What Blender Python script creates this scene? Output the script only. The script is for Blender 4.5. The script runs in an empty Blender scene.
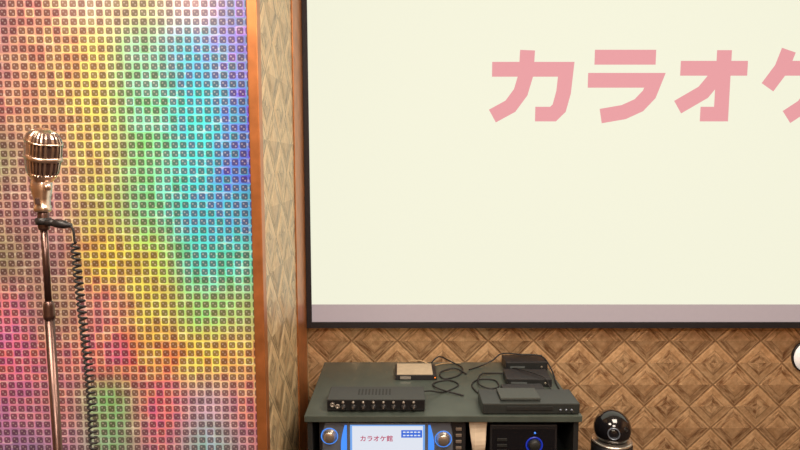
import bpy, bmesh, math, random
from mathutils import Vector, Matrix
random.seed(4)
S = bpy.context.scene
COL = S.collection
try:
    S.view_settings.view_transform = 'Standard'
except Exception:
    pass

# ---------------------------------------------------------------- helpers
def lin(c):
    return tuple(((v/255)/12.92 if v/255 <= 0.04045 else (((v/255)+0.055)/1.055)**2.4) for v in c)

def setin(node, key, val):
    if key in node.inputs:
        node.inputs[key].default_value = val

def mat(name, rgb, rough=0.5, metal=0.0, emit=None, es=0.0, noise=0.0, nscale=40.0, bump=0.0, coat=0.0):
    m = bpy.data.materials.new(name); m.use_nodes = True
    nt = m.node_tree; b = nt.nodes['Principled BSDF']
    c = lin(rgb)
    setin(b, 'Base Color', (*c, 1)); setin(b, 'Roughness', rough); setin(b, 'Metallic', metal)
    setin(b, 'Coat Weight', coat)
    if emit:
        setin(b, 'Emission Color', (*lin(emit), 1)); setin(b, 'Emission Strength', es)
    tc = nt.nodes.new('ShaderNodeTexCoord'); n = nt.nodes.new('ShaderNodeTexNoise')
    n.inputs['Scale'].default_value = nscale; n.inputs['Detail'].default_value = 4
    nt.links.new(tc.outputs['Object'], n.inputs['Vector'])
    if noise > 0:
        r = nt.nodes.new('ShaderNodeMapRange')
        r.inputs['From Min'].default_value = 0.3; r.inputs['From Max'].default_value = 0.7
        r.inputs['To Min'].default_value = 1-noise; r.inputs['To Max'].default_value = 1+noise
        nt.links.new(n.outputs['Fac'], r.inputs['Value'])
        mx = nt.nodes.new('ShaderNodeVectorMath'); mx.operation = 'SCALE'
        mx.inputs[0].default_value = c
        nt.links.new(r.outputs['Result'], mx.inputs['Scale'])
        nt.links.new(mx.outputs[0], b.inputs['Base Color'])
    if bump > 0:
        bp = nt.nodes.new('ShaderNodeBump'); bp.inputs['Strength'].default_value = bump
        bp.inputs['Distance'].default_value = 0.002
        nt.links.new(n.outputs['Fac'], bp.inputs['Height'])
        nt.links.new(bp.outputs['Normal'], b.inputs['Normal'])
    return m

def wloc(o):
    v = Vector(o.location)
    while o.parent:
        o = o.parent; v += Vector(o.location)
    return v

def from_bm(name, bm, mats, parent=None, smooth=False):
    """bm in world coordinates -> object whose origin is the centre of its bottom"""
    xs = [v.co.x for v in bm.verts]; ys = [v.co.y for v in bm.verts]; zs = [v.co.z for v in bm.verts]
    o0 = Vector(((min(xs)+max(xs))/2, (min(ys)+max(ys))/2, min(zs)))
    for v in bm.verts: v.co -= o0
    me = bpy.data.meshes.new(name); bm.normal_update(); bm.to_mesh(me); bm.free()
    if not isinstance(mats, (list, tuple)): mats = [mats]
    for m in mats: me.materials.append(m)
    if smooth:
        for p in me.polygons: p.use_smooth = True
    o = bpy.data.objects.new(name, me)
    COL.objects.link(o)
    if parent is not None:
        o.parent = parent; o.location = o0 - wloc(parent)
    else:
        o.location = o0
    return o

def bm_box(bm, x0, x1, y0, y1, z0, z1, bevel=0.0, mi=0):
    r = bmesh.ops.create_cube(bm, size=1.0)
    vs = r['verts']
    c = Vector(((x0+x1)/2, (y0+y1)/2, (z0+z1)/2))
    for v in vs:
        v.co = Vector((v.co.x*(x1-x0), v.co.y*(y1-y0), v.co.z*(z1-z0))) + c
    fs = set(f for v in vs for f in v.link_faces)
    for f in fs: f.material_index = mi
    if bevel > 0:
        es = set(e for v in vs for e in v.link_edges)
        bmesh.ops.bevel(bm, geom=list(es)+list(vs), offset=bevel, segments=2, affect='EDGES', profile=0.6)

def box(name, x0, x1, y0, y1, z0, z1, m, parent=None, bevel=0.0, rotz=0.0):
    bm = bmesh.new()
    bm_box(bm, x0, x1, y0, y1, z0, z1, bevel)
    if rotz:
        c = Vector(((x0+x1)/2, (y0+y1)/2, 0)); R = Matrix.Rotation(rotz, 3, 'Z')
        for v in bm.verts: v.co = R @ (v.co-c) + c
    return from_bm(name, bm, m, parent)

def bm_lathe(bm, prof, center, axis='Z', seg=40, mi=0):
    if axis == 'Z': A, U, V = Vector((0,0,1)), Vector((1,0,0)), Vector((0,1,0))
    elif axis == 'Y': A, U, V = Vector((0,-1,0)), Vector((1,0,0)), Vector((0,0,1))
    elif axis == 'X': A, U, V = Vector((1,0,0)), Vector((0,1,0)), Vector((0,0,1))
    else:
        A = Vector(axis).normalized(); U = A.orthogonal().normalized(); V = A.cross(U)
    rings = []
    c = Vector(center)
    for r, h in prof:
        rings.append([bm.verts.new(c + A*h + (U*math.cos(t)+V*math.sin(t))*max(r, 1e-5)) for t in [2*math.pi*i/seg for i in range(seg)]])
    for a, b in zip(rings[:-1], rings[1:]):
        for i in range(seg):
            f = bm.faces.new((a[i], a[(i+1) % seg], b[(i+1) % seg], b[i])); f.material_index = mi; f.smooth = True
    f = bm.faces.new(list(reversed(rings[0]))); f.material_index = mi
    f = bm.faces.new(rings[-1]); f.material_index = mi

def lathe(name, prof, center, m, parent=None, axis='Z', seg=40):
    bm = bmesh.new(); bm_lathe(bm, prof, center, axis, seg)
    bmesh.ops.recalc_face_normals(bm, faces=bm.faces)
    return from_bm(name, bm, m, parent)

def empty(name, loc, label, cat, group=None):
    e = bpy.data.objects.new(name, None); e.location = loc; e.empty_display_size = 0.05
    COL.objects.link(e); e['label'] = label; e['category'] = cat
    if group: e['group'] = group
    return e

def tag(o, label, cat, group=None):
    o['label'] = label; o['category'] = cat
    if group: o['group'] = group
    return o

def tube(name, pts, rad, m, parent=None, smooth_path=True, seg=8):
    P = [Vector(p) for p in pts]
    if smooth_path:
        Q = []
        n = len(P)
        for i in range(n-1):
            p0 = P[max(i-1, 0)]; p1 = P[i]; p2 = P[i+1]; p3 = P[min(i+2, n-1)]
            for k in range(8):
                t = k/8
                Q.append(0.5*((2*p1)+(-p0+p2)*t+(2*p0-5*p1+4*p2-p3)*t*t+(-p0+3*p1-3*p2+p3)*t**3))
        Q.append(P[-1]); P = Q
    bm = bmesh.new(); rings = []
    T = (P[1]-P[0]).normalized(); N = T.orthogonal().normalized()
    for i, p in enumerate(P):
        T = (P[min(i+1, len(P)-1)]-P[max(i-1, 0)]).normalized()
        N = (N - T*N.dot(T)).normalized(); B = T.cross(N)
        rings.append([bm.verts.new(p+(N*math.cos(2*math.pi*k/seg)+B*math.sin(2*math.pi*k/seg))*rad) for k in range(seg)])
    for a, b in zip(rings[:-1], rings[1:]):
        for k in range(seg):
            bm.faces.new((a[k], a[(k+1) % seg], b[(k+1) % seg], b[k])).smooth = True
    bm.faces.new(list(reversed(rings[0]))); bm.faces.new(rings[-1])
    return from_bm(name, bm, m, parent)

class NB:
    def __init__(s, nt): s.nt = nt
    def m(s, op, a, b=None, c=None):
        n = s.nt.nodes.new('ShaderNodeMath'); n.operation = op
        for i, x in enumerate((a, b, c)):
            if x is None: continue
            if isinstance(x, (int, float)): n.inputs[i].default_value = x
            else: s.nt.links.new(x, n.inputs[i])
        return n.outputs[0]
    def mix(s, f, a, b, blend='MIX'):
        n = s.nt.nodes.new('ShaderNodeMixRGB'); n.blend_type = blend
        for k, x in (('Fac', f), ('Color1', a), ('Color2', b)):
            if isinstance(x, (int, float)): n.inputs[k].default_value = x
            elif isinstance(x, tuple): n.inputs[k].default_value = (*x, 1)
            else: s.nt.links.new(x, n.inputs[k])
        return n.outputs[0]

# ---------------------------------------------------------------- wallpaper (embossed diamond tiles)
def wallpaper(name, horiz, base, dark, light, side=0.165, rough=0.3, metal=0.45):
    m = bpy.data.materials.new(name); m.use_nodes = True
    nt = m.node_tree; b = nt.nodes['Principled BSDF']; N = NB(nt)
    g = nt.nodes.new('ShaderNodeNewGeometry'); sp = nt.nodes.new('ShaderNodeSeparateXYZ')
    nt.links.new(g.outputs['Position'], sp.inputs[0])
    h = sp.outputs['X' if horiz == 'X' else 'Y']; z = sp.outputs['Z']
    k = 1/(side*math.sqrt(2))
    a = N.m('MULTIPLY', N.m('ADD', N.m('ADD', h, z), 40.03), k)
    c = N.m('MULTIPLY', N.m('ADD', N.m('SUBTRACT', z, h), 40.0), k)
    fa, fc = N.m('FRACT', a), N.m('FRACT', c)
    ia, ic = N.m('FLOOR', a), N.m('FLOOR', c)
    chk = N.m('MODULO', N.m('ADD', ia, ic), 2.0)
    ea = N.m('MINIMUM', fa, N.m('SUBTRACT', 1.0, fa)); ec = N.m('MINIMUM', fc, N.m('SUBTRACT', 1.0, fc))
    edge = N.m('MINIMUM', ea, ec)
    cv = nt.nodes.new('ShaderNodeCombineXYZ'); nt.links.new(ia, cv.inputs[0]); nt.links.new(ic, cv.inputs[1])
    wn = nt.nodes.new('ShaderNodeTexWhiteNoise'); nt.links.new(cv.outputs[0], wn.inputs['Vector'])
    rnd = wn.outputs['Value']
    def grain(sx, sy, off):
        v = nt.nodes.new('ShaderNodeCombineXYZ')
        nt.links.new(N.m('MULTIPLY', a, sx), v.inputs[0]); nt.links.new(N.m('MULTIPLY', c, sy), v.inputs[1])
        nt.links.new(N.m('ADD', N.m('MULTIPLY', rnd, 20.0), off), v.inputs[2])
        t = nt.nodes.new('ShaderNodeTexNoise'); t.inputs['Scale'].default_value = 1.0; t.inputs['Detail'].default_value = 6
        t.inputs['Roughness'].default_value = .65
        nt.links.new(v.outputs[0], t.inputs['Vector'])
        return t.outputs['Fac']
    g1, g2, g3 = grain(2.5, 9.0, 0), grain(9.0, 2.5, 5), grain(5, 5, 11)
    face = N.m('LESS_THAN', ea, ec)
    gr = N.m('ADD', N.m('MULTIPLY', g1, N.m('SUBTRACT', 1.0, face)), N.m('MULTIPLY', g2, face))
    grs = N.m('MINIMUM', N.m('MAXIMUM', N.m('MULTIPLY', N.m('SUBTRACT', gr, 0.36), 3.6), 0.0), 1.0)
    g3s = N.m('MINIMUM', N.m('MAXIMUM', N.m('MULTIPLY', N.m('SUBTRACT', g3, 0.35), 3.0), 0.0), 1.0)
    c_smooth = N.mix(g3s, lin(base), lin(light))
    c_rough = N.mix(grs, lin(dark), lin(light))
    pad = N.m('GREATER_THAN', edge, 0.22)
    sel = N.m('ABSOLUTE', N.m('SUBTRACT', chk, pad))
    col = N.mix(sel, c_smooth, c_rough)
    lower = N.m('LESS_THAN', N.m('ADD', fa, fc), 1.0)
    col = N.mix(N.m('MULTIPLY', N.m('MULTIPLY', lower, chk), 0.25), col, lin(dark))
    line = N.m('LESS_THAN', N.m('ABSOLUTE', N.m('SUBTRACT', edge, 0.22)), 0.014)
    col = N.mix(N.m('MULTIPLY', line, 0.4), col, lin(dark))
    hi = N.m('LESS_THAN', N.m('ABSOLUTE', N.m('SUBTRACT', edge, 0.05)), 0.016)  # highlight just inside each tile edge, painted into the colour
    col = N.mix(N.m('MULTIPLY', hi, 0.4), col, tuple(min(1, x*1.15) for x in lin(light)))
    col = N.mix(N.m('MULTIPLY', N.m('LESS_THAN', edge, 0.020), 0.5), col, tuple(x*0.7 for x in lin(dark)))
    nt.links.new(col, b.inputs['Base Color'])
    hgt = N.m('ADD', N.m('MULTIPLY', N.m('MINIMUM', edge, 0.3), 2.4), N.m('ADD', N.m('MULTIPLY', gr, 0.5), N.m('MULTIPLY', pad, .12)))
    bp = nt.nodes.new('ShaderNodeBump'); bp.inputs['Strength'].default_value = 0.75; bp.inputs['Distance'].default_value = 0.012
    nt.links.new(hgt, bp.inputs['Height']); nt.links.new(bp.outputs['Normal'], b.inputs['Normal'])
    b.inputs['Roughness'].default_value = rough; b.inputs['Metallic'].default_value = metal
    return m

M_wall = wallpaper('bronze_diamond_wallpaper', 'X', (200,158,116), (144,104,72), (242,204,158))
M_ret = wallpaper('gold_diamond_wallpaper', 'Y', (196,164,122), (128,108,80), (226,200,156), side=.17, metal=.1, rough=.36)
M_wall2 = wallpaper('brown_diamond_wallpaper', 'Y', (170,128,90), (112,78,50), (200,158,114))
M_floor = mat('dark_carpet', (62,48,42), 0.95, noise=0.4, nscale=120, bump=0.6)
M_ceil = mat('ceiling_plaster', (215,200,182), 0.9, noise=0.05, nscale=30, bump=0.2)
M_copper = mat('copper_trim', (186,116,66), 0.36, 0.55, noise=0.2, nscale=15)

def structure(o): o['kind'] = 'structure'; return o

XR, XL, YB, YF, YP, ZC = 3.3, -2.6, 3.0, -1.6, 2.05, 2.95
XE = -0.472
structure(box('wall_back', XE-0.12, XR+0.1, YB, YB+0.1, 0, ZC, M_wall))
structure(box('wall_return', XE-0.12, XE, YP+0.02, YB, 0, ZC, M_ret))
structure(box('wall_left', XL-0.1, XL, YF, YP+0.1, 0, ZC, M_wall2))
structure(box('wall_right', XR, XR+0.1, YF, YB, 0, ZC, M_wall2))
structure(box('wall_front', XL-0.1, XR+0.1, YF-0.1, YF, 0, ZC, M_wall))
structure(box('wall_alcove', XL, XE-0.12, YP+0.02, YP+0.12, 0, ZC, M_wall))
structure(box('floor', XL-0.1, XR+0.1, YF-0.1, YB+0.1, -0.1, 0, M_floor))
structure(box('ceiling', XL-0.1, XR+0.1, YF-0.1, YB+0.1, ZC, ZC+0.1, M_ceil))
structure(box('trim_1', XE-0.033, XE+0.002, YP-0.02, YP+0.03, 0, ZC, M_copper, bevel=0.003))
structure(box('trim_2', XE, XE+0.006, 2.68, 2.93, 0, ZC, M_copper, bevel=0.002))

# ---------------------------------------------------------------- holographic panel
def holo():
    T = [  # rainbow sheen and pale reflections near the top, painted in as film colour
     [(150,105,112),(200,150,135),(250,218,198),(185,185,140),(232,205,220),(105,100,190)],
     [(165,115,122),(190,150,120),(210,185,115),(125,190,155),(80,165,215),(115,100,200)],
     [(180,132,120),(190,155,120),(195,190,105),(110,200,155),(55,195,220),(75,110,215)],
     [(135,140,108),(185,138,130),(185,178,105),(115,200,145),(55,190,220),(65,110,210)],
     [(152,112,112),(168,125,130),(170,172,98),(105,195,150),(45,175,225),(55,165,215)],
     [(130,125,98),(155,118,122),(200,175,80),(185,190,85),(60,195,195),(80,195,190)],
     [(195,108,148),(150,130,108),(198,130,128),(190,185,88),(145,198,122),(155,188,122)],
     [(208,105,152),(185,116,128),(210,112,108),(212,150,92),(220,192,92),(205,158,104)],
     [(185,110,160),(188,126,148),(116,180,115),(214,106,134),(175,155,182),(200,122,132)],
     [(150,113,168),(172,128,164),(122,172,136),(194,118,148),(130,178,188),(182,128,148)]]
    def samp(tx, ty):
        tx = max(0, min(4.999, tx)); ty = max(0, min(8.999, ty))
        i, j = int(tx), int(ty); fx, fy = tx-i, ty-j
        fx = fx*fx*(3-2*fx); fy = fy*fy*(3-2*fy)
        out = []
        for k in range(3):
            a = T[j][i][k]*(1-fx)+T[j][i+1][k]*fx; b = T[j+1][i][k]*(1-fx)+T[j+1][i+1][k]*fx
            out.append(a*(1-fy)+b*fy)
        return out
    x0, x1, z0, z1 = XL, XE-0.033, 0.0, ZC
    nx, nz = 110, 150
    bm = bmesh.new(); grid = []
    for j in range(nz+1):
        grid.append([bm.verts.new((x0+(x1-x0)*i/nx, YP, z0+(z1-z0)*j/nz)) for i in range(nx+1)])
    for j in range(nz):
        for i in range(nx):
            bm.faces.new((grid[j][i], grid[j][i+1], grid[j+1][i+1], grid[j+1][i]))
    r = bmesh.ops.extrude_face_region(bm, geom=list(bm.faces))
    for v in r['geom']:
        if isinstance(v, bmesh.types.BMVert): v.co.y += 0.015
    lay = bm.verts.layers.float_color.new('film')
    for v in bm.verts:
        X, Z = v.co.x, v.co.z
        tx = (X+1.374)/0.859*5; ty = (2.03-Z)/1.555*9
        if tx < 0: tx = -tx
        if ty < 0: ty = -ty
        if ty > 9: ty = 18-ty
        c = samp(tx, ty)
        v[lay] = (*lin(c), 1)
    m = bpy.data.materials.new('holographic_film'); m.use_nodes = True
    nt = m.node_tree; b = nt.nodes['Principled BSDF']; N = NB(nt)
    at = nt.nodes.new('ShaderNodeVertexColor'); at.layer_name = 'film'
    g = nt.nodes.new('ShaderNodeNewGeometry'); sp = nt.nodes.new('ShaderNodeSeparateXYZ')
    nt.links.new(g.outputs['Position'], sp.inputs[0])
    cell = 0.0290
    a = N.m('MULTIPLY', N.m('ADD', sp.outputs['X'], 10.0), 1/cell); c = N.m('MULTIPLY', N.m('ADD', sp.outputs['Z'], 10.0), 1/cell)
    fa, fc = N.m('FRACT', a), N.m('FRACT', c)
    sa, sc = N.m('SUBTRACT', fa, 0.5), N.m('SUBTRACT', fc, 0.5)
    da, dc = N.m('ABSOLUTE', sa), N.m('ABSOLUTE', sc)
    dm = N.m('ADD', N.m('POWER', da, 5.0), N.m('POWER', dc, 5.0))
    border = N.m('GREATER_THAN', dm, 0.375**5)
    def dotat(x, y, r):
        return N.m('LESS_THAN', N.m('ADD', N.m('POWER', N.m('SUBTRACT', sa, x), 2.0), N.m('POWER', N.m('SUBTRACT', sc, y), 2.0)), r*r)
    dot = N.m('MAXIMUM', dotat(-.13, .13, .10), dotat(.13, -.13, .10))
    cv = nt.nodes.new('ShaderNodeCombineXYZ'); nt.links.new(N.m('FLOOR', a), cv.inputs[0]); nt.links.new(N.m('FLOOR', c), cv.inputs[1])
    wn = nt.nodes.new('ShaderNodeTexWhiteNoise'); nt.links.new(cv.outputs[0], wn.inputs['Vector'])
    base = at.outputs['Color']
    nz_ = nt.nodes.new('ShaderNodeTexNoise'); nz_.inputs['Scale'].default_value = 7.0; nz_.inputs['Detail'].default_value = 2
    nt.links.new(g.outputs['Position'], nz_.inputs['Vector'])
    hs = nt.nodes.new('ShaderNodeHueSaturation')
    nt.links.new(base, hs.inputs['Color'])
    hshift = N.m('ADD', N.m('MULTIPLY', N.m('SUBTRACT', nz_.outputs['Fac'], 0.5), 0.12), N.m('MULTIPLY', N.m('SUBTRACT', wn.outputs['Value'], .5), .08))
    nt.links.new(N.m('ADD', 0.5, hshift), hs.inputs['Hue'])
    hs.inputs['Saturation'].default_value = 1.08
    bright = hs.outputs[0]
    inner = N.mix(0.42, bright, lin((132,92,96)))
    inner = N.mix(1.0, inner, (0.62,0.57,0.60), 'MULTIPLY')
    vb = nt.nodes.new('ShaderNodeVectorMath'); vb.operation = 'SCALE'; vb.inputs['Scale'].default_value = 1.55
    nt.links.new(bright, vb.inputs[0])
    bcol = N.mix(0.10, vb.outputs[0], (1.0,0.92,0.75))
    # sparkle of the film, painted as pale streaks into the cell border colour
    streak = nt.nodes.new('ShaderNodeTexNoise'); streak.inputs['Scale'].default_value = 1.0; streak.inputs['Detail'].default_value = 3
    sv = nt.nodes.new('ShaderNodeCombineXYZ'); nt.links.new(N.m('MULTIPLY', sp.outputs['X'], 14.0), sv.inputs[0]); nt.links.new(N.m('MULTIPLY', sp.outputs['Z'], 90.0), sv.inputs[1])
    nt.links.new(sv.outputs[0], streak.inputs['Vector'])
    stf = N.m('MINIMUM', N.m('MAXIMUM', N.m('MULTIPLY', N.m('SUBTRACT', streak.outputs['Fac'], .52), 6.0), 0.0), 1.0)
    bcol = N.mix(N.m('MULTIPLY', stf, .4), bcol, (1.0,.97,.85))
    col = N.mix(border, inner, bcol)
    col = N.mix(N.m('MULTIPLY', dot, 0.40), col, (0.85,0.75,0.72))
    jit = N.m('ADD', 0.82, N.m('MULTIPLY', wn.outputs['Value'], 0.36))
    vm = nt.nodes.new('ShaderNodeVectorMath'); vm.operation = 'SCALE'
    nt.links.new(col, vm.inputs[0]); nt.links.new(jit, vm.inputs['Scale'])
    vmin = nt.nodes.new('ShaderNodeVectorMath'); vmin.operation = 'MINIMUM'; vmin.inputs[1].default_value = (.97,.97,.97)
    nt.links.new(vm.outputs[0], vmin.inputs[0])
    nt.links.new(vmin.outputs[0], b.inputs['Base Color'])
    b.inputs['Roughness'].default_value = 0.35; b.inputs['Metallic'].default_value = 0.0
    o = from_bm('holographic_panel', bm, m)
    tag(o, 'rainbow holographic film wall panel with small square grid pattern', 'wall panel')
holo()

# ---------------------------------------------------------------- projection screen
def screen():
    e = empty('projection_screen', (1.3, 2.95, 0.674), 'large black-framed projection screen showing pink Japanese lettering', 'projection screen')
    M_fr = mat('screen_frame_black', (30,27,32), 0.6, noise=0.1)
    x0, x1, z0, z1 = -0.466, 3.05, 0.674, 2.80
    bm = bmesh.new()
    bm_box(bm, x0, x0+0.026, 2.925, 2.999, z0, z1, 0.002)
    bm_box(bm, x1-0.026, x1, 2.925, 2.999, z0, z1, 0.002)
    bm_box(bm, x0+0.026, x1-0.026, 2.925, 2.999, z0, z0+0.030, 0.002)
    bm_box(bm, x0+0.026, x1-0.026, 2.925, 2.999, z1-0.026, z1, 0.002)
    from_bm('frame', bm, M_fr, e)
    M_s = mat('projected_picture', (40,40,38), 0.9, emit=(243,243,220), es=0.97)
    M_b = mat('screen_lower_band', (120,112,116), 0.9, emit=(165,152,154), es=0.75, noise=0.03)
    box('screen_surface', x0+0.026, x1-0.026, 2.935, 2.99, z0+0.119, z1-0.026, M_s, e)
    box('lower_band', x0+0.026, x1-0.026, 2.935, 2.99, z0+0.030, z0+0.119, M_b, e)
    M_t = mat('pink_lettering', (60,40,42), 0.9, emit=(228,156,161), es=0.97)
    strokes = [
      [(492,69),(566,69),(564,92),(560,108),(554,114),(536,114)],
      [(527,50),(526,74),(521,92),(511,106),(493,116)],
      [(594,57),(655,57)],
      [(588,80),(655,80),(650,94),(640,105),(625,112),(602,116)],
      [(680,68),(747,68)],
      [(723,50),(723,114),(702,114)],
      [(718,74),(704,92),(679,107)],
      [(787,50),(781,68),(768,87)],
      [(781,68),(842,68)],
      [(818,68),(814,92),(805,106),(789,117)]]
    hw = 7.4
    bm = bmesh.new()
    for li, st in enumerate(strokes):
        P = [Vector((u, v)) for u, v in st]; L = []; R = []
        for i, p in enumerate(P):
            d1 = (P[i]-P[i-1]).normalized() if i > 0 else (P[1]-P[0]).normalized()
            d2 = (P[i+1]-P[i]).normalized() if i < len(P)-1 else d1
            n1 = Vector((-d1.y, d1.x)); n2 = Vector((-d2.y, d2.x))
            n = (n1+n2).normalized(); k = hw/max(0.45, n.dot(n1))
            L.append(p+n*k); R.append(p-n*k)
        def w(q): return (0.4313+(q.x-490)*0.004793, 2.9335-li*0.00004, 2.0397-(q.y-48)*0.0047)
        for i in range(len(P)-1):
            bm.faces.new([bm.verts.new(w(q)) for q in (L[i], L[i+1], R[i+1], R[i])])
    bmesh.ops.recalc_face_normals(bm, faces=bm.faces)
    from_bm('screen_lettering', bm, M_t, e)
screen()

# ---------------------------------------------------------------- microphone
M_chr = mat('aged_chrome', (246,220,200), 0.3, 1.0, noise=0.06, nscale=60)
M_chrd = mat('dark_chrome', (112,88,82), 0.3, 0.9, noise=0.1, nscale=60)
M_dark = mat('grille_dark', (72,50,44), 0.6, 0.2)
M_blk = mat('black_plastic', (34,33,35), 0.42, noise=0.15, nscale=80)
M_rub = mat('black_rubber', (30,28,29), 0.55)
MX, MY = -0.806, 1.35
def sup(w, d, t, n=2.7):
    c, s = math.cos(t), math.sin(t)
    return (w*math.copysign(abs(c)**(2/n), c), d*math.copysign(abs(s)**(2/n), s))
def loft(bm, secs, seg, fn=None, mi=0, M=None, dark=None, n=2.7):
    rings = []
    for (z, w, d, yo) in secs:
        ring = []
        for i in range(seg):
            t = 2*math.pi*(i+0.5)/seg
            x, y = sup(w, d, t, n)
            k = fn(i, z) if fn else 1
            v = Vector((x*k, y*k+yo, z))
            ring.append(bm.verts.new(M @ v if M else v))
        rings.append(ring)
    for j, (a, b) in enumerate(zip(rings[:-1], rings[1:])):
        for i in range(seg):
            f = bm.faces.new((a[i], a[(i+1) % seg], b[(i+1) % seg], b[i]))
            f.material_index = mi
            if dark and dark(i, secs[j][0]): f.material_index = 1
    bm.faces.new(list(reversed(rings[0]))); bm.faces.new(rings[-1])
def interp(tab, t):
    for a, b in zip(tab[:-1], tab[1:]):
        if a[0] <= t <= b[0]:
            f = (t-a[0])/(b[0]-a[0])
            return [a[k]*(1-f)+b[k]*f for k in range(1, len(a))]
    return list(tab[-1][1:])
def microphone():
    e = empty('microphone', (MX, MY, 1.388), 'vintage chrome microphone with ribbed rounded grille on its stand', 'microphone')
    H = 0.108
    base = Vector((MX+0.003, MY, 1.468))
    R = Matrix.Translation(base) @ Matrix.Rotation(math.radians(12), 4, 'Y') @ Matrix.Rotation(math.radians(10), 4, 'X') @ Matrix.Rotation(math.radians(-38), 4, 'Z')
    tab = [(0,.027,.025),(.06,.032,.029),(.2,.0355,.032),(.4,.0375,.034),(.62,.0385,.035),(.78,.0375,.034),(.88,.0335,.030),(.95,.026,.023),(1.0,.012,.010)]
    seg = 120
    def groove(i): return (i % 5) in (3, 4)
    secs = []
    nr = 44
    for j in range(nr+1):
        t = j/nr; t = t if t < .8 else .8+.2*math.sin((t-.8)/.2*math.pi/2)
        w, d = interp(tab, t); secs.append((t*H, w, d, 0))
    bm = bmesh.new()
    fn = lambda i, z: (0.91 if (groove(i) and 0.07*H < z < 0.97*H) else 1.0)
    loft(bm, secs, seg, fn, 0, R, lambda i, z: groove(i) and 0.07*H < z < 0.95*H)
    from_bm('grille', bm, [M_chr, M_dark], e)
    for t, th in ((0.42, 0.0055), (0.74, 0.0022)):
        w, d = interp(tab, t); bm = bmesh.new()
        loft(bm, [(t*H-th, w*0.98, d*0.98, 0), (t*H-th*0.8, w+.0015, d+.0015, 0), (t*H+th*0.8, w+.0015, d+.0015, 0), (t*H+th, w*0.98, d*0.98, 0)], 96, None, 0, R)
        from_bm('band', bm, M_chr, e, True)
    bm = bmesh.new(); prev = None; pts = []
    for j in range(0, nr+1): pts.append((-(secs[j][2]+.0012), secs[j][0]))
    pts.append((0, H+.0012))
    for j in range(nr, -1, -1): pts.append(((secs[j][2]+.0012), secs[j][0]))
    for (y, z) in pts:
        q = [bm.verts.new(R @ Vector((sx*0.0046, y*s, z*(0.97 if s < 1 else 1)))) for sx, s in ((-1, 1), (1, 1), (1, .85), (-1, .85))]
        if prev:
            for k in range(4): bm.faces.new((prev[k], prev[(k+1) % 4], q[(k+1) % 4], q[k]))
        prev = q
    bmesh.ops.recalc_face_normals(bm, faces=bm.faces)
    from_bm('center_bar', bm, M_chr, e)
    bm = bmesh.new()
    loft(bm, [(-.012, .014, .014, 0), (-.008, .022, .021, 0), (.004, .0295, .027, 0), (.008, .031, .028, 0)], 64, None, 0, R)
    from_bm('head_collar', bm, M_chr, e, True)
    bm = bmesh.new(); T = Matrix.Translation((MX, MY, 1.388))
    loft(bm, [(0, .0145, .0145, 0), (.004, .0165, .0165, 0), (.012, .0165, .0165, 0), (.014, .0145, .015, 0), (.030, .0155, .017, 0), (.048, .019, .020, 0), (.062, .0205, .021, 0), (.074, .017, .018, 0), (.084, .008, .009, 0)], 48, None, 0, T)
    from_bm('swivel_neck', bm, M_chr, e, True)
    lathe('swivel_screw', [(0.0001, 0), (.007, 0), (.008, .002), (.008, .006), (.006, .008), (.0001, .0085)], (MX+0.016, MY-0.006, 1.444), M_chr, e, (0.8, -0.6, 0), 24)
    box('switch', MX-.004, MX+.004, MY-.0215, MY-.013, 1.406, 1.420, M_dark, e, .001)
microphone()

def mic_stand():
    e = empty('microphone_stand', (MX, MY, 0), 'slim dark chrome upright microphone stand with round base', 'microphone stand')
    lathe('base', [(.0001, 0), (.14, 0), (.142, .006), (.135, .018), (.05, .026), (.022, .034), (.018, .05), (.0001, .05)], (MX, MY, 0), M_blk, e, 'Z', 64)
    lathe('lower_tube', [(.0100, .045), (.0100, 1.145)], (MX, MY, 0), M_chrd, e)
    lathe('height_clutch', [(.0102, 1.14), (.0125, 1.142), (.0125, 1.15), (.0118, 1.154), (.0118, 1.172), (.0100, 1.180), (.0065, 1.184)], (MX, MY, 0), M_chrd, e)
    lathe('upper_tube', [(.0072, 1.17), (.0072, 1.366)], (MX, MY, 0), M_chrd, e)
    lathe('thread_collar', [(.0068, 1.345), (.011, 1.348), (.012, 1.352), (.012, 1.384), (.0105, 1.388)], (MX, MY, 0), M_chrd, e)
mic_stand()

def mic_cable():
    e = empty('microphone_cable', (MX+0.05, MY, 0.0), 'black coiled cable hanging from the microphone socket', 'cable')
    cz = 1.367
    lathe('cable_clip', [(.0122, 0), (.0165, .001), (.0165, .015), (.0122, .016)], (MX, MY, cz-.008), M_blk, e)
    lathe('plug', [(.006, .010), (.0085, .012), (.0085, .028), (.0075, .030), (.0095, .032), (.0095, .055), (.007, .058), (.005, .070), (.0001, .071)], (MX, MY-.006, cz), M_blk, e, (1, -0.1, -0.13), 28)
    pts = [(MX+.066, MY-.013, cz-.009), (MX+.071, MY-.014, cz-.013), (MX+.0745, MY-.014, cz-.025), (MX+.075, MY-.014, cz-.045)]
    path = [(MX+.075, 1.322), (MX+.078, 1.25), (MX+.083, 1.16), (MX+.090, 1.05), (MX+.093, .95), (MX+.092, .85), (MX+.092, .6), (MX+.092, .35), (MX+.12, .12)]
    def cen(z):
        for (xa, za), (xb, zb) in zip(path[:-1], path[1:]):
            if zb <= z <= za:
                f = (za-z)/(za-zb); return xa*(1-f)+xb*f
        return path[-1][0]
    hp = []
    z = 1.322; a = 0
    while z > .12:
        r = .0078*min(1, (1.322-z)/.01+.15)
        hp.append((cen(z)+r*math.cos(a), MY-.014+r*math.sin(a), z))
        a += 2*math.pi/12; z -= .0135/12
    tail = [(MX+.14, MY-.02, .05), (MX+.20, MY-.05, .008), (MX+.34, MY-.02, .006), (MX+.5, MY+.1, .006)]
    tube('cord_lead', pts, .0026, M_rub, e)
    tube('coiled_cord', hp, .0027, M_rub, e, False, 6)
    tube('cord_tail', [hp[-1]]+tail, .0026, M_rub, e)
mic_cable()

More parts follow.
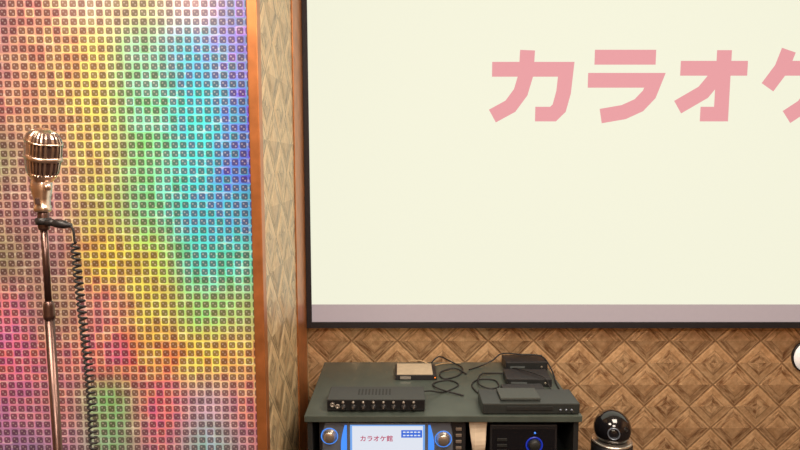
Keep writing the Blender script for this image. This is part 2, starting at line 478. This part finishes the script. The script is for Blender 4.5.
# ---------------------------------------------------------------- rack
M_rack = mat('dark_green_laminate', (68,76,70), 0.42, noise=0.12, nscale=12)
M_rackd = mat('rack_black', (32,34,34), 0.5, noise=0.1)
RX0, RX1, RY0, RY1, RZ = -0.376, 0.716, 2.262, 2.90, 0.509
def rack():
    e = empty('equipment_rack', ((RX0+RX1)/2, (RY0+RY1)/2, 0), 'dark green-grey double-bay equipment cabinet against the wall', 'cabinet')
    box('cabinet_top', RX0, RX1, RY0, RY1, RZ-.026, RZ, M_rack, e, .003)
    t = .02
    box('side_panel', RX0+.01, RX0+.01+t, RY0+.012, RY1-.01, .03, RZ-.026, M_rackd, e, .001)
    box('side_panel', RX1-.01-t, RX1-.01, RY0+.012, RY1-.01, .03, RZ-.026, M_rackd, e, .001)
    box('divider_panel', .295, .315, RY0+.03, RY1-.01, .05, RZ-.026, M_rackd, e, .001)
    box('back_panel', RX0+.03, RX1-.03, RY1-.02, RY1-.01, .05, RZ-.026, M_rackd, e)
    box('cabinet_bottom', RX0+.01, RX1-.01, RY0+.012, RY1-.01, .03, .05, M_rackd, e)
    box('shelf', RX0+.03, .295, RY0+.03, RY1-.02, .215, .23, M_rackd, e)
    box('shelf', .315, RX1-.03, RY0+.03, RY1-.02, .30, .315, M_rackd, e)
    for x in (RX0+.05, RX1-.05):
        for y in (RY0+.06, RY1-.06):
            lathe('foot', [(.02, 0), (.022, .005), (.015, .03)], (x, y, 0), M_blk, e, 'Z', 20)
rack()

M_silver = mat('brushed_silver', (205,196,186), 0.3, 0.9, noise=0.05)
M_plate = mat('silver_plastic', (120,128,142), 0.3, 0.5, noise=0.05)
M_blue = mat('blue_light', (20,50,120), 0.4, emit=(70,140,240), es=1.1)
M_lcd = mat('lcd_white', (60,60,60), 0.3, emit=(222,228,240), es=0.97)
M_lcdpink = mat('lcd_pink', (60,20,30), 0.5, emit=(185,50,92), es=0.9)
M_lcdblue = mat('lcd_blue', (10,30,80), 0.5, emit=(50,105,215), es=0.95)
M_lcdedge = mat('lcd_edge_blue', (30,50,90), 0.5, emit=(120,170,235), es=0.95)
M_lcdwhite = mat('lcd_label_white', (80,80,80), 0.5, emit=(225,235,250), es=0.9)
def text_mesh(name, s, size, loc, m, parent):
    cu = bpy.data.curves.new(name, 'FONT'); cu.body = s; cu.size = size; cu.align_x = 'CENTER'; cu.align_y = 'CENTER'
    o = bpy.data.objects.new(name+'_tmp', cu); COL.objects.link(o)
    bpy.context.view_layer.update()
    dg = bpy.context.evaluated_depsgraph_get()
    me = bpy.data.meshes.new_from_object(o.evaluated_get(dg))
    bpy.data.objects.remove(o)
    bm = bmesh.new(); bm.from_mesh(me)
    # thicken the strokes with slightly offset copies of the same glyphs
    geo = list(bm.verts)+list(bm.edges)+list(bm.faces)
    for k, (dx, dy) in enumerate(((size*.03, 0), (0, size*.03), (size*.03, size*.03))):
        d = bmesh.ops.duplicate(bm, geom=geo)
        for v in d['geom']:
            if isinstance(v, bmesh.types.BMVert): v.co += Vector((dx, dy, .00003*(k+1)))
    for v in bm.verts:
        x, y, z = v.co; v.co = (x, -z, y)
    bm.to_mesh(me); bm.free()
    me.materials.clear(); me.materials.append(m)
    t = bpy.data.objects.new(name, me); COL.objects.link(t)
    t.parent = parent; t.location = Vector(loc) - wloc(parent)
    return t

def karaoke():
    x0, x1 = -.322, .262; yf = 2.288; z0, z1 = .23, .478
    e = empty('karaoke_machine', ((x0+x1)/2, 2.45, z0), 'karaoke console with lit colour display, silver face and blue glow', 'karaoke machine')
    bm = bmesh.new(); bm_box(bm, x0, x1, yf, 2.72, z0, z1, .006)
    from_bm('body', bm, M_blk, e)
    lx0, lx1, lz0, lz1 = -.198, .099, .292, .466
    for s, xa, xb in ((-1, lx0-.012, x0+.012), (1, lx1+.012, .212)):
        bm = bmesh.new(); n = 14; prev = None
        for i in range(n+1):
            t = i/n; z = lz0-.03+(z1-.006-(lz0-.03))*t; xo = xb - s*.012*(abs(2*t-1))**3
            q = [bm.verts.new((xa, yf+.001, z)), bm.verts.new((xo, yf+.001, z)), bm.verts.new((xo-s*.003, yf-.005, z)), bm.verts.new((xa, yf-.006, z))]
            if prev:
                for k in range(4): bm.faces.new((prev[k], prev[(k+1) % 4], q[(k+1) % 4], q[k]))
            else: bm.faces.new(q)
            prev = q
        bm.faces.new(prev)
        bmesh.ops.recalc_face_normals(bm, faces=bm.faces)
        from_bm('faceplate', bm, M_plate, e)
    bm = bmesh.new()
    for a in ((lx0-.012, lx0, lz0-.012, lz1+.008), (lx1, lx1+.012, lz0-.012, lz1+.008)):
        bm_box(bm, a[0], a[1], yf-.012, yf, a[2], a[3], .002)
    bm_box(bm, lx0, lx1, yf-.012, yf, lz1, lz1+.008, .002); bm_box(bm, lx0, lx1, yf-.012, yf, lz0-.012, lz0, .002)
    from_bm('bezel', bm, M_plate, e)
    d = box('display', lx0, lx1, yf-.006, yf-.0005, lz0, lz1, M_lcd, e)
    d['label'] = 'bright white display with pink lettering'
    bm = bmesh.new()
    for q in ((lx0, lx0+.008, lz0, lz1), (lx1-.008, lx1, lz0, lz1), (lx0+.008, lx1-.008, lz1-.007, lz1), (lx0+.008, lx1-.008, lz0, lz0+.007)):
        bm_box(bm, q[0], q[1], yf-.0068, yf-.0058, q[2], q[3])
    from_bm('display_border', bm, M_lcdedge, e)
    text_mesh('display_lettering', 'カラオケ館', .0265, (-.094, yf-.0065, .405), M_lcdpink, e)
    box('display_badge', .005, .088, yf-.0085, yf-.006, .412, .442, M_lcdblue, e)
    bm = bmesh.new()
    for z in (.4345, .421):
        for k in range(5): bm_box(bm, .012+k*.0145, .012+k*.0145+.010, yf-.0092, yf-.0084, z-.0025, z+.0025)
    from_bm('badge_marks', bm, M_lcdwhite, e)
    for s, xc in ((-1, lx0-.012), (1, lx1+.012)):
        bm = bmesh.new(); n = 16; prev = None
        for i in range(n+1):
            t = i/n; z = lz0-.01+(lz1+.008-lz0)*t; bul = math.sin(math.pi*t)*.018+.010
            q = [bm.verts.new((xc+s*.001, yf-.001, z)), bm.verts.new((xc+s*bul, yf-.001, z)), bm.verts.new((xc+s*bul*.8, yf-.011, z)), bm.verts.new((xc+s*.001, yf-.010, z))]
            if prev:
                for k in range(4): bm.faces.new((prev[k], prev[(k+1) % 4], q[(k+1) % 4], q[k]))
            prev = q
        bmesh.ops.recalc_face_normals(bm, faces=bm.faces)
        from_bm('light_fin', bm, M_blue, e)
    for xc, zc in ((-.280, .417), (.172, .405)):
        lathe('volume_knob', [(.030, 0), (.030, .006), (.024, .008), (.023, .022), (.020, .025), (.0001, .025)], (xc, yf, zc), M_silver, e, 'Y', 36)
        lathe('knob_ring', [(.034, 0), (.034, .0065), (.031, .007), (.030, .0)], (xc, yf+.0005, zc), M_blue, e, 'Y', 36)
    for k in range(4): box('button', .222, .245, yf-.004, yf+.001, .36+k*.026, .372+k*.026, M_silver, e, .0015)
karaoke()

def player():
    x0, x1 = .358, .625; yf = 2.285; z0, z1 = .315, .462
    e = empty('amplifier', ((x0+x1)/2, 2.45, z0), 'black amplifier with round blue-lit dial in the cabinet', 'amplifier')
    bm = bmesh.new(); bm_box(bm, x0, x1, yf, 2.7, z0, z1, .004); from_bm('body', bm, M_blk, e)
    bm = bmesh.new(); bm_box(bm, x0+.01, x1-.01, yf-.006, yf, z0+.02, z1-.012, .002); from_bm('faceplate', bm, mat('faceplate_black', (14,15,20), 0.25), e)
    c = (.533, yf-.006, .382)
    lathe('dial_ring', [(.034, 0), (.034, .003), (.030, .004), (.029, 0)], c, mat('dial_blue', (12,20,60), .3, emit=(35,60,200), es=.6), e, 'Y', 40)
    lathe('dial', [(.026, 0), (.026, .004), (.020, .016), (.018, .018), (.0001, .018)], c, M_rackd, e, 'Y', 40)
    lathe('indicator_lamp', [(.004, 0), (.004, .002), (.0001, .003)], (.535, yf-.006, .432), M_blue, e, 'Y', 12)
    for k in range(3): box('button', .385, .425, yf-.009, yf-.005, .35+k*.024, .362+k*.024, M_rackd, e, .0015)
player()

def mixer():
    x0, x1, y0, y1, z0 = -.291, .100, 2.300, 2.440, RZ
    e = empty('audio_mixer', ((x0+x1)/2, (y0+y1)/2, z0), 'low black audio mixer with a row of small knobs', 'mixer')
    bm = bmesh.new(); bm_box(bm, x0, x1, y0, y1, z0+.005, z0+.052, .003); from_bm('case', bm, mat('mixer_case', (46,48,47), .4, noise=.1), e)
    for x in (x0+.03, x1-.03):
        for y in (y0+.02, y1-.02): lathe('rubber_foot', [(.008, 0), (.008, .006)], (x, y, z0), M_rub, e, 'Z', 16)
    box('front_panel', x0+.004, x1-.004, y0-.002, y0+.001, z0+.008, z0+.049, mat('mixer_panel', (24,24,26), .35), e)
    M_km = mat('knob_grey', (150,142,134), .35, .5)
    for i in range(8):
        x = x0+.065+i*.040
        lathe('knob', [(.0125, 0), (.0125, .003), (.0095, .004), (.0088, .013), (.007, .015), (.0001, .015)], (x, y0-.002, z0+.021), M_blk, e, 'Y', 20)
        box('knob_pointer', x-.0016, x+.0016, y0-.0185, y0-.0165, z0+.020, z0+.0298, M_silver, e)
        lathe('small_knob', [(.0055, 0), (.005, .008), (.0001, .0085)], (x, y0-.002, z0+.0415), M_km, e, 'Y', 16)
    for k in range(2):
        lathe('input_socket', [(.0095, 0), (.0095, .003), (.006, .004), (.005, .001), (.0001, .001)], (x0+.022+k*.021, y0-.002, z0+.030-k*.006), M_km, e, 'Y', 20)
    bm = bmesh.new()
    for k in range(10): bm_box(bm, x0+.12+k*.014, x0+.127+k*.014, y0+.05, y0+.11, z0+.0515, z0+.0526)
    from_bm('vent_slots', bm, M_rub, e)
mixer()

def boxes():
    e = empty('signal_box', (.075, 2.73, RZ), 'flat black box with pale beige top carrying cables', 'electronic box')
    bm = bmesh.new(); bm_box(bm, -.022, .168, 2.65, 2.80, RZ, RZ+.024, .003); from_bm('case', bm, M_blk, e)
    bm = bmesh.new(); bm_box(bm, -.014, .150, 2.652, 2.795, RZ+.024, RZ+.029, .001); from_bm('lid', bm, mat('pale_lid', (184,168,144), .5, noise=.08), e)
    lathe('lamp', [(.003, 0), (.003, .001), (.0001, .002)], (.16, 2.65, RZ+.012), mat('orange_led', (200,90,20), .4, emit=(255,140,40), es=1.5), e, 'Y', 12)
    box('front_socket', .0, .05, 2.645, 2.651, RZ+.006, RZ+.018, M_silver, e, .001)
    e = empty('disc_player', (.52, 2.35, RZ), 'low black disc player at the cabinet edge', 'disc player')
    bm = bmesh.new(); bm_box(bm, .325, .708, 2.272, 2.425, RZ+.004, RZ+.046, .004); from_bm('case', bm, mat('player_case', (42,46,45), .35, noise=.1), e)
    box('tray_door', .42, .60, 2.269, 2.273, RZ+.020, RZ+.034, M_rackd, e, .001)
    for x in (.35, .68):
        for y in (2.29, 2.41): lathe('rubber_foot', [(.01, 0), (.01, .006)], (x, y, RZ), M_rub, e, 'Z', 16)
    for k in range(3): lathe('button', [(.005, 0), (.005, .003), (.0001, .004)], (.632+k*.022, 2.272, RZ+.02), M_plate, e, 'Y', 16)
    tag(box('tray_lid', .40, .56, 2.30, 2.41, RZ+.0465, RZ+.058, mat('lid_grey', (60,64,61), .4), None, .004), 'thin dark grey flat unit on the disc player', 'electronic unit')
    def rec(x0, x1, y0, y1, z0, h, lab, rz):
        e = empty('wireless_receiver', ((x0+x1)/2, (y0+y1)/2, z0), lab, 'receiver', 'small receivers on the cabinet')
        c = Vector((x0/2+x1/2, y0/2+y1/2, 0)); R = Matrix.Rotation(rz, 3, 'Z')
        def rt(bm):
            for v in bm.verts: v.co = R @ (v.co-c)+c
            return bm
        bm = bmesh.new(); bm_box(bm, x0, x1, y0, y1, z0, z0+h, .004); from_bm('case', rt(bm), M_blk, e)
        bm = bmesh.new(); bm_box(bm, x0+.01, x1-.01, y0-.002, y0+.001, z0+.006, z0+h-.006, 0); from_bm('front_panel', rt(bm), M_rackd, e)
        bm = bmesh.new(); bm_box(bm, x0+.02, x0+.09, y0-.003, y0-.001, z0+h*.4, z0+h*.6, 0); from_bm('display_window', rt(bm), mat('window_grey', (90,96,96), .2), e)
        bm = bmesh.new()
        bm_lathe(bm, [(.005, 0), (.005, .004), (.0001, .005)], (x1-.03, y0-.001, z0+h*.5), 'Y', 14)
        from_bm('knob', rt(bm), M_silver, e)
    rec(.475, .675, 2.57, 2.70, RZ, .036, 'small black receiver box with a cable over it', -.04)
    rec(.500, .700, 2.76, 2.87, RZ, .048, 'taller black receiver box close to the wall', .03)
    rec(.44, .62, 2.46, 2.54, RZ, .026, 'thin black receiver box between two larger units', .05)
boxes()

def cables():
    z = RZ+.004
    def c(pts, lab, r=.0035, m=M_rub):
        o = tube('audio_cable', pts, r, m); tag(o, lab, 'cable', 'loose cables on the cabinet')
    c([(.15, 2.79, z+.03), (.19, 2.82, z+.05), (.25, 2.86, z+.012), (.30, 2.80, z), (.27, 2.70, z), (.20, 2.66, z), (.19, 2.74, z), (.26, 2.78, z+.006), (.31, 2.72, z)], 'black cable looped beside the pale-topped box')
    c([(.10, 2.43, z+.03), (.13, 2.46, z+.02), (.19, 2.50, z), (.26, 2.58, z), (.22, 2.64, z), (.15, 2.60, z), (.17, 2.52, z+.006), (.27, 2.46, z)], 'black cable coming from the mixer')
    c([(.33, 2.78, z), (.38, 2.82, z), (.45, 2.85, z+.02), (.50, 2.86, z+.052), (.58, 2.83, z+.0585), (.68, 2.80, z+.0585), (.709, 2.72, z+.02), (.70, 2.6, z), (.69, 2.50, z), (.65, 2.46, z)], 'black cable arching over the receivers')
    c([(.40, 2.44, z), (.34, 2.48, z), (.32, 2.58, z), (.36, 2.65, z), (.43, 2.64, z), (.435, 2.56, z+.0), (.39, 2.53, z+.004), (.35, 2.58, z+.007), (.38, 2.70, z+.007), (.48, 2.73, z), (.62, 2.725, z), (.68, 2.72, z+.0)], 'black cable coiled beside the receivers')
    c([(.52, 2.742, z), (.53, 2.715, z+.03), (.56, 2.66, z+.041), (.60, 2.62, z+.041), (.64, 2.565, z+.038), (.655, 2.55, z+.01), (.655, 2.50, z)], 'thin black cable lying over a receiver', .0028)
    c([(.30, 2.875, z), (.22, 2.87, z), (.16, 2.84, z), (.10, 2.85, z+.02), (.05, 2.87, z+.01)], 'pale cable running by the wall', .003, mat('tan_cable', (190,160,120), .5))
cables()

bm = bmesh.new()
prev = None
for i in range(9):
    zz = .470-.016*i; yy = 2.30+.006*math.sin(i*.8); q = [bm.verts.new((.272+.002*i, yy, zz)), bm.verts.new((.296, yy-.006, zz)), bm.verts.new((.345-.001*i, yy+.002, zz))]
    if prev:
        for k in range(2): bm.faces.new((prev[k], prev[k+1], q[k+1], q[k]))
    prev = q
r = bmesh.ops.extrude_face_region(bm, geom=list(bm.faces))
for v in r['geom']:
    if isinstance(v, bmesh.types.BMVert): v.co.y -= .0008
bmesh.ops.translate(bm, verts=bm.verts, vec=(0, -.022, 0.012))
bmesh.ops.recalc_face_normals(bm, faces=bm.faces)
tag(from_bm('paper_sheet', bm, mat('cream_paper', (205,188,165), .8, noise=.08, nscale=25)), 'creased cream paper sheet hanging under the cabinet top', 'paper')

# ---------------------------------------------------------------- dome camera on pedestal
def dome():
    x, y = .922, 2.50
    e = empty('dome_camera', (x, y, 0), 'glossy black dome camera on a slim pedestal', 'dome camera')
    M_g = mat('glossy_black', (20,19,22), .12, coat=0.6)
    lathe('pedestal', [(.11, 0), (.112, .006), (.10, .014), (.022, .022), (.018, .03), (.018, .215), (.05, .225), (.05, .232)], (x, y, 0), M_blk, e)
    lathe('housing', [(.060, .232), (.082, .236), (.087, .245), (.087, .280), (.082, .290), (.070, .296)], (x, y, 0), M_blk, e, 'Z', 48)
    lathe('silver_ring', [(.083, .290), (.086, .293), (.086, .298), (.078, .301)], (x, y, 0), M_silver, e, 'Z', 48)
    cz = .352; Rr = .078
    prof = [(Rr*math.cos(t), cz+Rr*math.sin(t)) for t in [math.radians(a) for a in range(-48, 90, 7)]]+[(.0001, cz+Rr)]
    lathe('dome', prof, (x, y, 0), M_g, e, 'Z', 48)
    for dx, dz, r, mm in ((-.020, .006, .026, M_g), (.034, .022, .010, M_blk)):
        dv = Vector((dx, -math.sqrt(Rr**2-dx*dx-dz*dz), dz)).normalized()
        p = Vector((x, y, cz))+dv*(Rr-.009)
        lathe('lens_rim', [(r, 0), (r, .009), (r*.9, .012), (r*.82, .009), (r*.80, .004)], p, M_plate if r > .02 else M_blk, e, tuple(dv), 28)
        lathe('lens', [(r*.8, 0), (r*.78, .006), (r*.5, .009), (.0001, .0105)], p, mm, e, tuple(dv), 28)
dome()

def sign():
    x, z = 2.100, .507
    e = empty('round_wall_sign', (x, 2.995, z-.088), 'round white disc with black rim on the patterned wall', 'wall sign')
    lathe('rim', [(.0885, 0), (.0885, .012), (.083, .014), (.082, .008), (.0001, .008)], (x, 2.999, z), M_blk, e, 'Y', 56)
    lathe('disc', [(.0825, .008), (.0825, .011), (.0001, .0115)], (x, 2.999, z), mat('white_disc', (252,250,248), .4, emit=(255,252,248), es=.25, noise=.0), e, 'Y', 56)
sign()

# ---------------------------------------------------------------- lights
def area(name, loc, size, power, col, rot=(0, 0, 0), sy=None):
    l = bpy.data.lights.new(name, 'AREA'); l.energy = power; l.color = col; l.size = size
    if sy: l.shape = 'RECTANGLE'; l.size_y = sy
    o = bpy.data.objects.new(name, l); o.location = loc; o.rotation_euler = rot; COL.objects.link(o)
area('ceiling_lamp_a', (-.9, .5, 2.9), 1.0, 74, (1, .86, .71), (math.radians(18), 0, 0))
area('ceiling_lamp_b', (1.1, 1.2, 2.9), 1.2, 84, (1, .86, .71))
area('ceiling_lamp_c', (.4, -.8, 2.9), 1.2, 90, (1, .87, .74), (math.radians(30), 0, 0))
w = bpy.data.worlds.new('world'); S.world = w; w.use_nodes = True
w.node_tree.nodes['Background'].inputs[0].default_value = (.05, .045, .04, 1)

# ---------------------------------------------------------------- camera
cam = bpy.data.cameras.new('camera'); cam.sensor_width = 36; cam.lens = 27.0; cam.clip_start = .02
co = bpy.data.objects.new('camera', cam); co.location = (0, 0, 1.5)
co.rotation_euler = (math.radians(84), 0, 0); COL.objects.link(co); S.camera = co
